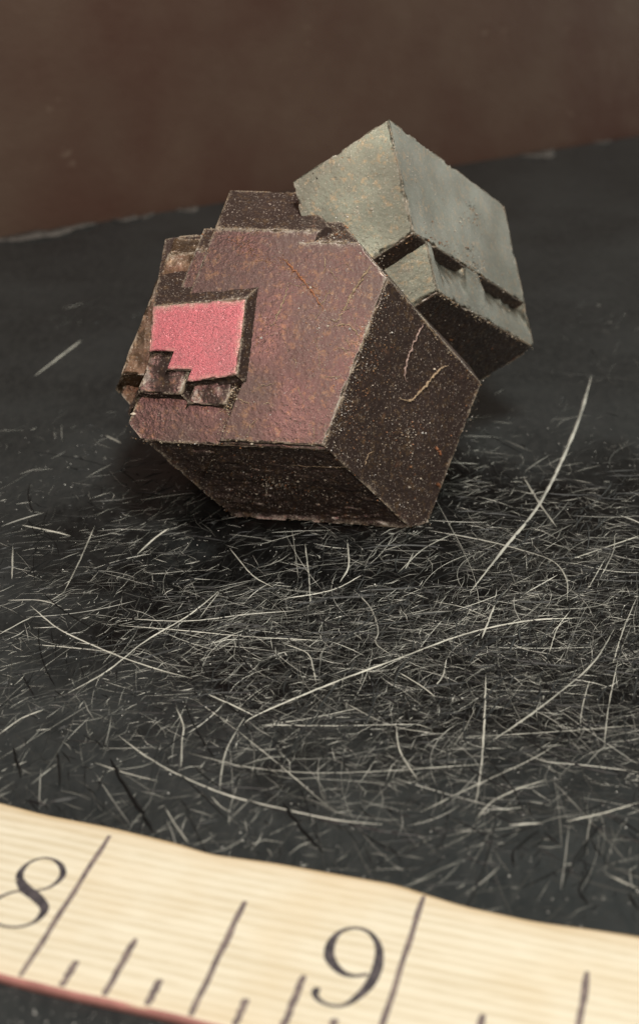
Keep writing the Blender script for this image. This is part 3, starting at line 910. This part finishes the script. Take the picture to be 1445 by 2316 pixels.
GRIT_F = {0: 0.06, 1: 0.75, 2: 1.0, 3: 0.85, 4: 0.85, 5: 0.8}
GRIT_G = {0: 0.09, 1: 0.09, 2: 0.85}
front = piece('front_crystal', FN, FRONT_P['body'], MAT_BODY, specimen, 0.019, 0.022, 3, grit=GRIT_F)
front['label'] = 'mauve brown front crystal with dark sides'
back = piece('back_crystal', BN, BACK_P['gbody'], MAT_BACK, specimen, 0.019, 0.034, 5, grit=GRIT_G, bumps=BUMPS, face_mat=MAT_BODY, face_index=2)
back['label'] = 'pointed brown crystal at the back with grey sheen in its colour'
STEPS = [('slab', 'growth_step', MAT_BODY, 0.018, 0.02), ('upper_slab', 'growth_step', MAT_BODY, 0.018, 0.02),
         ('pink', 'rose_sheen_facet', MAT_BODY, 0.016, 0.02), ('pink_b', 'rose_sheen_facet', MAT_BODY, 0.016, 0.02),
         ('pink_c', 'rose_sheen_facet', MAT_BODY, 0.016, 0.02), ('under', 'growth_step', MAT_BODY, 0.018, 0.03),
         ('small', 'growth_step', MAT_BODY, 0.018, 0.02),
         ('left_a', 'growth_step', MAT_LEFT, 0.02, 0.03), ('left_b', 'growth_step', MAT_LEFT, 0.02, 0.04)]
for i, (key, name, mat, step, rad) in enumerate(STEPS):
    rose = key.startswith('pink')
    piece(name, FN, FRONT_P[key], mat, front, step, rad, 20 if rose else 20 + i, face_mat=MAT_ROSE_SHEEN if rose else MAT_LEFT if key == 'upper_slab' else None, face_index=0 if rose else 4, extra=FRONT_X.get(key),
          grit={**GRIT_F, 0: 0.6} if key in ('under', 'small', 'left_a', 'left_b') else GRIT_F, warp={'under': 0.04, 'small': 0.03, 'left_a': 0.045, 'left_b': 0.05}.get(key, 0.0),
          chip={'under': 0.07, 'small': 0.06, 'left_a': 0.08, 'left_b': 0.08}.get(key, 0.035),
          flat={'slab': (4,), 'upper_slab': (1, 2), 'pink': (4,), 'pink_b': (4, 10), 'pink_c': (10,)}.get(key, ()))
for i, key in enumerate(('glayer',)):
    piece('growth_step', BN, BACK_P[key], MAT_BACK, back, 0.019, 0.030, 60 + i, grit=GRIT_G, face_mat=MAT_BODY, face_index=2)


def vein(r, pts, seed):
    rr = random.Random(seed)
    p = spline(pts, 0.018)
    p = p + np.random.default_rng(seed).normal(size=p.shape) * 0.006
    n = len(p)
    d = np.gradient(p, axis=0)
    d /= np.linalg.norm(d, axis=1)[:, None]
    out = CAM - p.mean(0)
    out /= np.linalg.norm(out)
    s = np.cross(d, out)
    s /= np.linalg.norm(s, axis=1)[:, None]
    V, Fc = [], []
    for i in range(n):
        t = i / (n - 1)
        w = r * 0.36 * min(1, 0.2 + 4 * t, 0.2 + 4 * (1 - t)) * rr.uniform(0.35, 1.3)
        for a in range(5):
            an = math.pi * a / 4
            V.append(p[i] + s[i] * w * math.cos(an) + out * (w * 0.55 * math.sin(an) - 0.002) - BASE)
    for i in range(n - 1):
        for a in range(4):
            k = i * 5 + a
            Fc.append((k, k + 1, k + 6, k + 5))
        Fc.append((i * 5 + 4, i * 5, i * 5 + 5, i * 5 + 9))
    return make_mesh('vein', V, Fc, True)


for i, (r, kind, pts) in enumerate(VEINS):
    link('vein', vein(r, pts, i + 1), MAT_VEIN[kind], front)


TINTS = {'pale': ((0.52, 0.45, 0.38), (0.62, 0.58, 0.54), (0.40, 0.30, 0.20)), 'cream': ((0.46, 0.36, 0.24), (0.55, 0.46, 0.34), (0.36, 0.22, 0.11)),
         'rust': ((0.36, 0.15, 0.07), (0.28, 0.13, 0.06), (0.45, 0.26, 0.13)), 'dark': ((0.03, 0.018, 0.012), (0.06, 0.03, 0.02), (0.02, 0.012, 0.01))}


def crust(width, kind, density, pts, seed):
    """a line of crumbs stuck to the crystal, thick in the middle of its path and straggling at the sides"""
    r = random.Random(seed)
    path = spline(pts, 0.01)
    length = np.linalg.norm(np.diff(path, axis=0), axis=1).sum()
    n = max(14, int(length * density * (40 + 800 * width)))
    V, Fc, Cc = [], [], []
    clump = [r.random() for _ in range(40)]
    for i in range(n):
        u = r.random()
        if clump[int(u * 39.9)] < 0.35 * r.random():
            continue
        x = path[int(u * (len(path) - 1))] + np.array([r.gauss(0, 1), r.gauss(0, 1), r.gauss(0, 1)]) * width * 0.42
        v = CAM - x
        v /= np.linalg.norm(v)
        # back onto the face: keep the sideways scatter only
        x = x - SURF * ((x - path[int(u * (len(path) - 1))]) @ SURF)
        s = min(0.0075, 0.0036 * math.exp(r.gauss(0.0, 0.6)))
        k = r.uniform(0.5, 1.0)
        tint = tuple(c * k for c in r.choice(TINTS[kind]))
        b = len(V)
        for d in ((1, 0, 0), (-1, 0, 0), (0, 1, 0), (0, -1, 0), (0, 0, 1), (0, 0, -1)):
            V.append(x - SURF * 0.006 + np.array(d) * s * r.uniform(0.5, 1.7) - BASE)
            Cc.append(tint)
        Fc += [tuple(b + j for j in f) for f in ((0, 2, 4), (2, 1, 4), (1, 3, 4), (3, 0, 4), (2, 0, 5), (1, 2, 5), (3, 1, 5), (0, 3, 5))]
    return make_mesh('crust', V, Fc, False, {'tint': Cc})


def nearest_normal(pts):
    """outward normal of the face a path lies on"""
    p = np.array(pts)
    best, out = 1e9, None
    for N, plans in ((FN, FRONT_P), (BN, BACK_P)):
        for D in plans.values():
            for i in range(6):
                e = np.abs(p @ N[i] - D[i]).max()
                if e < best:
                    best, out = e, N[i]
    return out, any(np.allclose(out, q) for q in BN[:6])


for i, (w, kind, dens, pts) in enumerate(CRUST):
    SURF, on_back = nearest_normal(pts)
    o = link('crust', crust(w, kind, dens, pts, 300 + i), MAT_DUST, back if on_back else front)
    o['kind'] = 'stuff'


def mineral_grains(parent, N, plans, count, seed):
    """crumbs of pale and rusty matter caught on the faces and along the edges"""
    r = random.Random(seed)
    V, Fc, Cc = [], [], []
    per = []
    for D in plans:
        DD = np.append(np.array(D), 0.0)
        NN = np.vstack([N, GROUND_N])
        for fi, P in polyhedron(NN, DD):
            c = P.mean(0)
            if NN[fi] @ (CAM - c) > 0.5:
                per.append((NN[fi], P))
    for i in range(count):
        n, P = r.choice(per)
        k = r.randrange(len(P))
        p, q = P[k], P[(k + 1) % len(P)]
        x = p + (q - p) * r.random()
        if r.random() < 0.85:
            x = x + (P.mean(0) - x) * r.random() ** 0.7
        else:
            x = x + (P.mean(0) - x) * abs(r.gauss(0, 0.025))
        s = 0.0035 * math.exp(r.gauss(0.15, 0.5))
        kind = r.random()
        k = r.uniform(0.5, 1.0)
        tint = (0.60 * k, 0.52 * k, 0.42 * k) if kind < 0.62 else (0.42 * k, 0.19 * k, 0.09 * k) if kind < 0.85 else (0.8 * k, 0.76 * k, 0.72 * k)  # the pale tints also stand in for sparkle on the faces
        b = len(V)
        for d in ((1, 0, 0), (-1, 0, 0), (0, 1, 0), (0, -1, 0), (0, 0, 1), (0, 0, -1)):
            V.append(x - n * 0.008 + np.array(d) * s * r.uniform(0.6, 1.6) - BASE)
            Cc.append(tint)
        Fc += [tuple(b + j for j in f) for f in ((0, 2, 4), (2, 1, 4), (1, 3, 4), (3, 0, 4), (2, 0, 5), (1, 2, 5), (3, 1, 5), (0, 3, 5))]
    o = link('mineral_grains', make_mesh('mineral_grains', V, Fc, False, {'tint': Cc}), MAT_DUST, parent)
    o['kind'] = 'stuff'


mineral_grains(front, FN, [FRONT_P['slab'], FRONT_P['body'], FRONT_P['slab'], FRONT_P['body']], 2600, 5)
mineral_grains(back, BN, [BACK_P['gbody'], BACK_P['glayer']], 350, 6)

# ------------------------------------------------------------------ the wooden ruler
INCH = 2.5487
THICK = 0.08
ruler = bpy.data.objects.new('wooden_ruler', None)
col.objects.link(ruler)
ruler.empty_display_size = 0.01
ruler.location = (RULER_O[0] * CM, RULER_O[1] * CM, 0.0005 * CM)
ruler.rotation_euler = (0, 0, math.atan2(RULER_X[1], RULER_X[0]))
ruler['label'] = 'pale wooden ruler with black numerals lying in the foreground'
ruler['category'] = 'ruler'
# local axes: x along the ruler, -y towards the viewer
far = np.array(EDGE_FAR)
near = np.array(EDGE_NEAR)
SX0, SX1 = -3.6, 7.4


def edge_far(s):
    if s < far[0, 0]:
        return far[0, 1] + 0.02 * math.sin(s * 2.1)
    if s > far[-1, 0]:
        return far[-1, 1] + 0.02 * math.sin(s * 2.1)
    return float(np.interp(s, far[:, 0], far[:, 1]))


near_fit = np.polyfit(near[:, 0], near[:, 1], 1)


def edge_near(s):
    return float(np.median(near[:, 1])) + 0.012 * math.sin(s * 1.7) + 0.008 * math.sin(s * 4.1 + 1)


def build_ruler():
    n = 260
    V, rim, Fc = [], [], []
    prof = [(0.0, 0.0), (0.0, 0.55), (0.012, 0.85), (0.035, 0.97), (0.07, 1.0)]
    inner = [0.15, 0.3, 0.5, 0.7, 0.85]
    ss = np.linspace(SX0, SX1, n + 1)
    yf = np.array([edge_far(s) for s in ss])
    ker = np.ones(5) / 5
    yf = np.convolve(np.pad(yf, 2, mode='edge'), ker, 'valid')
    rows = None
    for i, s in enumerate(ss):
        a, b = -yf[i], -edge_near(s)                       # far and near edge in local y
        row = [(s, a - d, THICK * z, 1.0 if d < 0.03 else 0.6 if d < 0.06 else 0.25) for d, z in prof]
        row += [(s, a + (b - a) * t, THICK, 0.0) for t in inner]
        row += [(s, b + d, THICK * z, 0.15 if d > 0.03 else 0.5) for d, z in reversed(prof)]
        if rows is None:
            rows = len(row)
        for x, y, z, m in row:
            V.append((x, y, z))
            rim.append(m)
    for i in range(n):
        for j in range(rows - 1):
            k = i * rows + j
            Fc.append((k, k + 1, k + rows + 1, k + rows)[::-1])
        k = i * rows
        Fc.append((k, k + rows, k + 2 * rows - 1, k + rows - 1)[::-1])
    Fc.append(tuple(range(rows)))
    Fc.append(tuple(range(n * rows, n * rows + rows))[::-1])
    o = link('board', make_mesh('board', V, Fc, True, {'rim': rim}), wood_material(), ruler)
    # painted near edge
    V, Fc = [], []
    prof = [(0.004, 0.02), (0.004, 0.5), (-0.004, 0.80), (-0.022, 0.935)]
    m = len(prof) * 2
    for s in ss:
        b = -edge_near(s)
        jag = 0.06 * math.sin(s * 9.0) * math.sin(s * 3.7 + 1)
        for d, z in prof:
            V.append((s, b - d - 0.0005, THICK * (z + (jag if z > 0.7 else 0)) + 0.0015))
        for d, z in reversed(prof):
            V.append((s, b - d + 0.006, THICK * (z + (jag if z > 0.7 else 0)) - 0.004))
    for i in range(n):
        for j in range(m):
            k = i * m
            Fc.append((k + j, k + (j + 1) % m, k + m + (j + 1) % m, k + m + j))
    Fc.append(tuple(range(m))[::-1])
    Fc.append(tuple(range(n * m, n * m + m)))
    link('painted_edge', make_mesh('painted_edge', V, Fc, True), plain_material('red_edge', (0.42, 0.19, 0.165), 0.5, 0.4, 0.3, 4), ruler)
    return o


build_ruler()
INK, TICK = ink_material(), tick_material()


def tick(s_inch, t0, width):
    s = s_inch * INCH
    t1 = edge_near(s) - 0.035
    V, Fc = [], []
    n = 14
    r = random.Random(int(s_inch * 80 + 999))
    for i in range(n + 1):
        t = i / n
        y = -(t0 * INCH + (t1 - t0 * INCH) * t)
        w = width * 0.5 * (0.82 + 0.3 * r.random()) * (0.7 if i in (0, n) else 1)
        off = 0.003 * math.sin(i * 1.3 + s)
        V += [(s - w + off, y, THICK - 0.002), (s - w + off, y, THICK + 0.0015), (s + w + off, y, THICK + 0.0015), (s + w + off, y, THICK - 0.002)]
    for i in range(n):
        k = i * 4
        for j in range(4):
            Fc.append((k + j, k + (j + 1) % 4, k + 4 + (j + 1) % 4, k + 4 + j))
    Fc += [(3, 2, 1, 0), (4 * n, 4 * n + 1, 4 * n + 2, 4 * n + 3)]
    link('tick_mark', make_mesh('tick_mark', V, Fc), TICK, ruler)


for k in range(-3, 16):
    f8 = k % 8
    if f8 == 0:
        tick(k / 8, 0.022 if k == 0 else 0.012, 0.044)
    elif f8 == 4:
        tick(k / 8, 0.18, 0.050)
    elif f8 in (2, 6):
        tick(k / 8, 0.41, 0.052)
    else:
        tick(k / 8, 0.535, 0.054)


def numeral(pts, closed):
    p = spline(np.array([q[:2] for q in pts]), 0.012)
    w = np.interp(np.linspace(0, 1, len(p)), np.linspace(0, 1, len(pts)), [q[2] for q in pts])
    # widths follow arc position of the control points
    cs = np.array([q[:2] for q in pts])
    pos = [int(np.argmin(np.linalg.norm(p - c, axis=1))) for c in cs]
    if closed:
        pos[0], pos[-1] = 0, len(p) - 1
    pos = np.maximum.accumulate(pos)
    w = np.interp(np.arange(len(p)), pos, [q[2] for q in pts])
    d = np.gradient(p, axis=0)
    d /= np.linalg.norm(d, axis=1)[:, None] + 1e-9
    s = np.stack([-d[:, 1], d[:, 0]], 1)
    V, Fc = [], []
    n = len(p)
    for i in range(n):
        e = 1.0
        if not closed:
            e = min(1, math.sqrt(max(0.02, min(1, (n - 1 - i) * 0.012 / (w[-1] * 0.5)))))
        for sg, z in ((-1, -0.002), (-1, 0.0018), (1, 0.0018), (1, -0.002)):
            q = p[i] + s[i] * sg * w[i] * 0.6 * e
            V.append((q[0], -q[1], THICK + z + i * 2e-6))
    for i in range(n - 1):
        k = i * 4
        for j in range(4):
            Fc.append((k + j, k + (j + 1) % 4, k + 4 + (j + 1) % 4, k + 4 + j))
    Fc += [(3, 2, 1, 0), (4 * n - 4, 4 * n - 3, 4 * n - 2, 4 * n - 1)]
    m = make_mesh('numeral', V, Fc)
    m.update()
    return m


for pts, closed, lab in ((EIGHT, True, 'black numeral 8'), (NINE, False, 'black numeral 9')):
    o = link('numeral', numeral(pts, closed), INK, ruler)
    o['label'] = lab
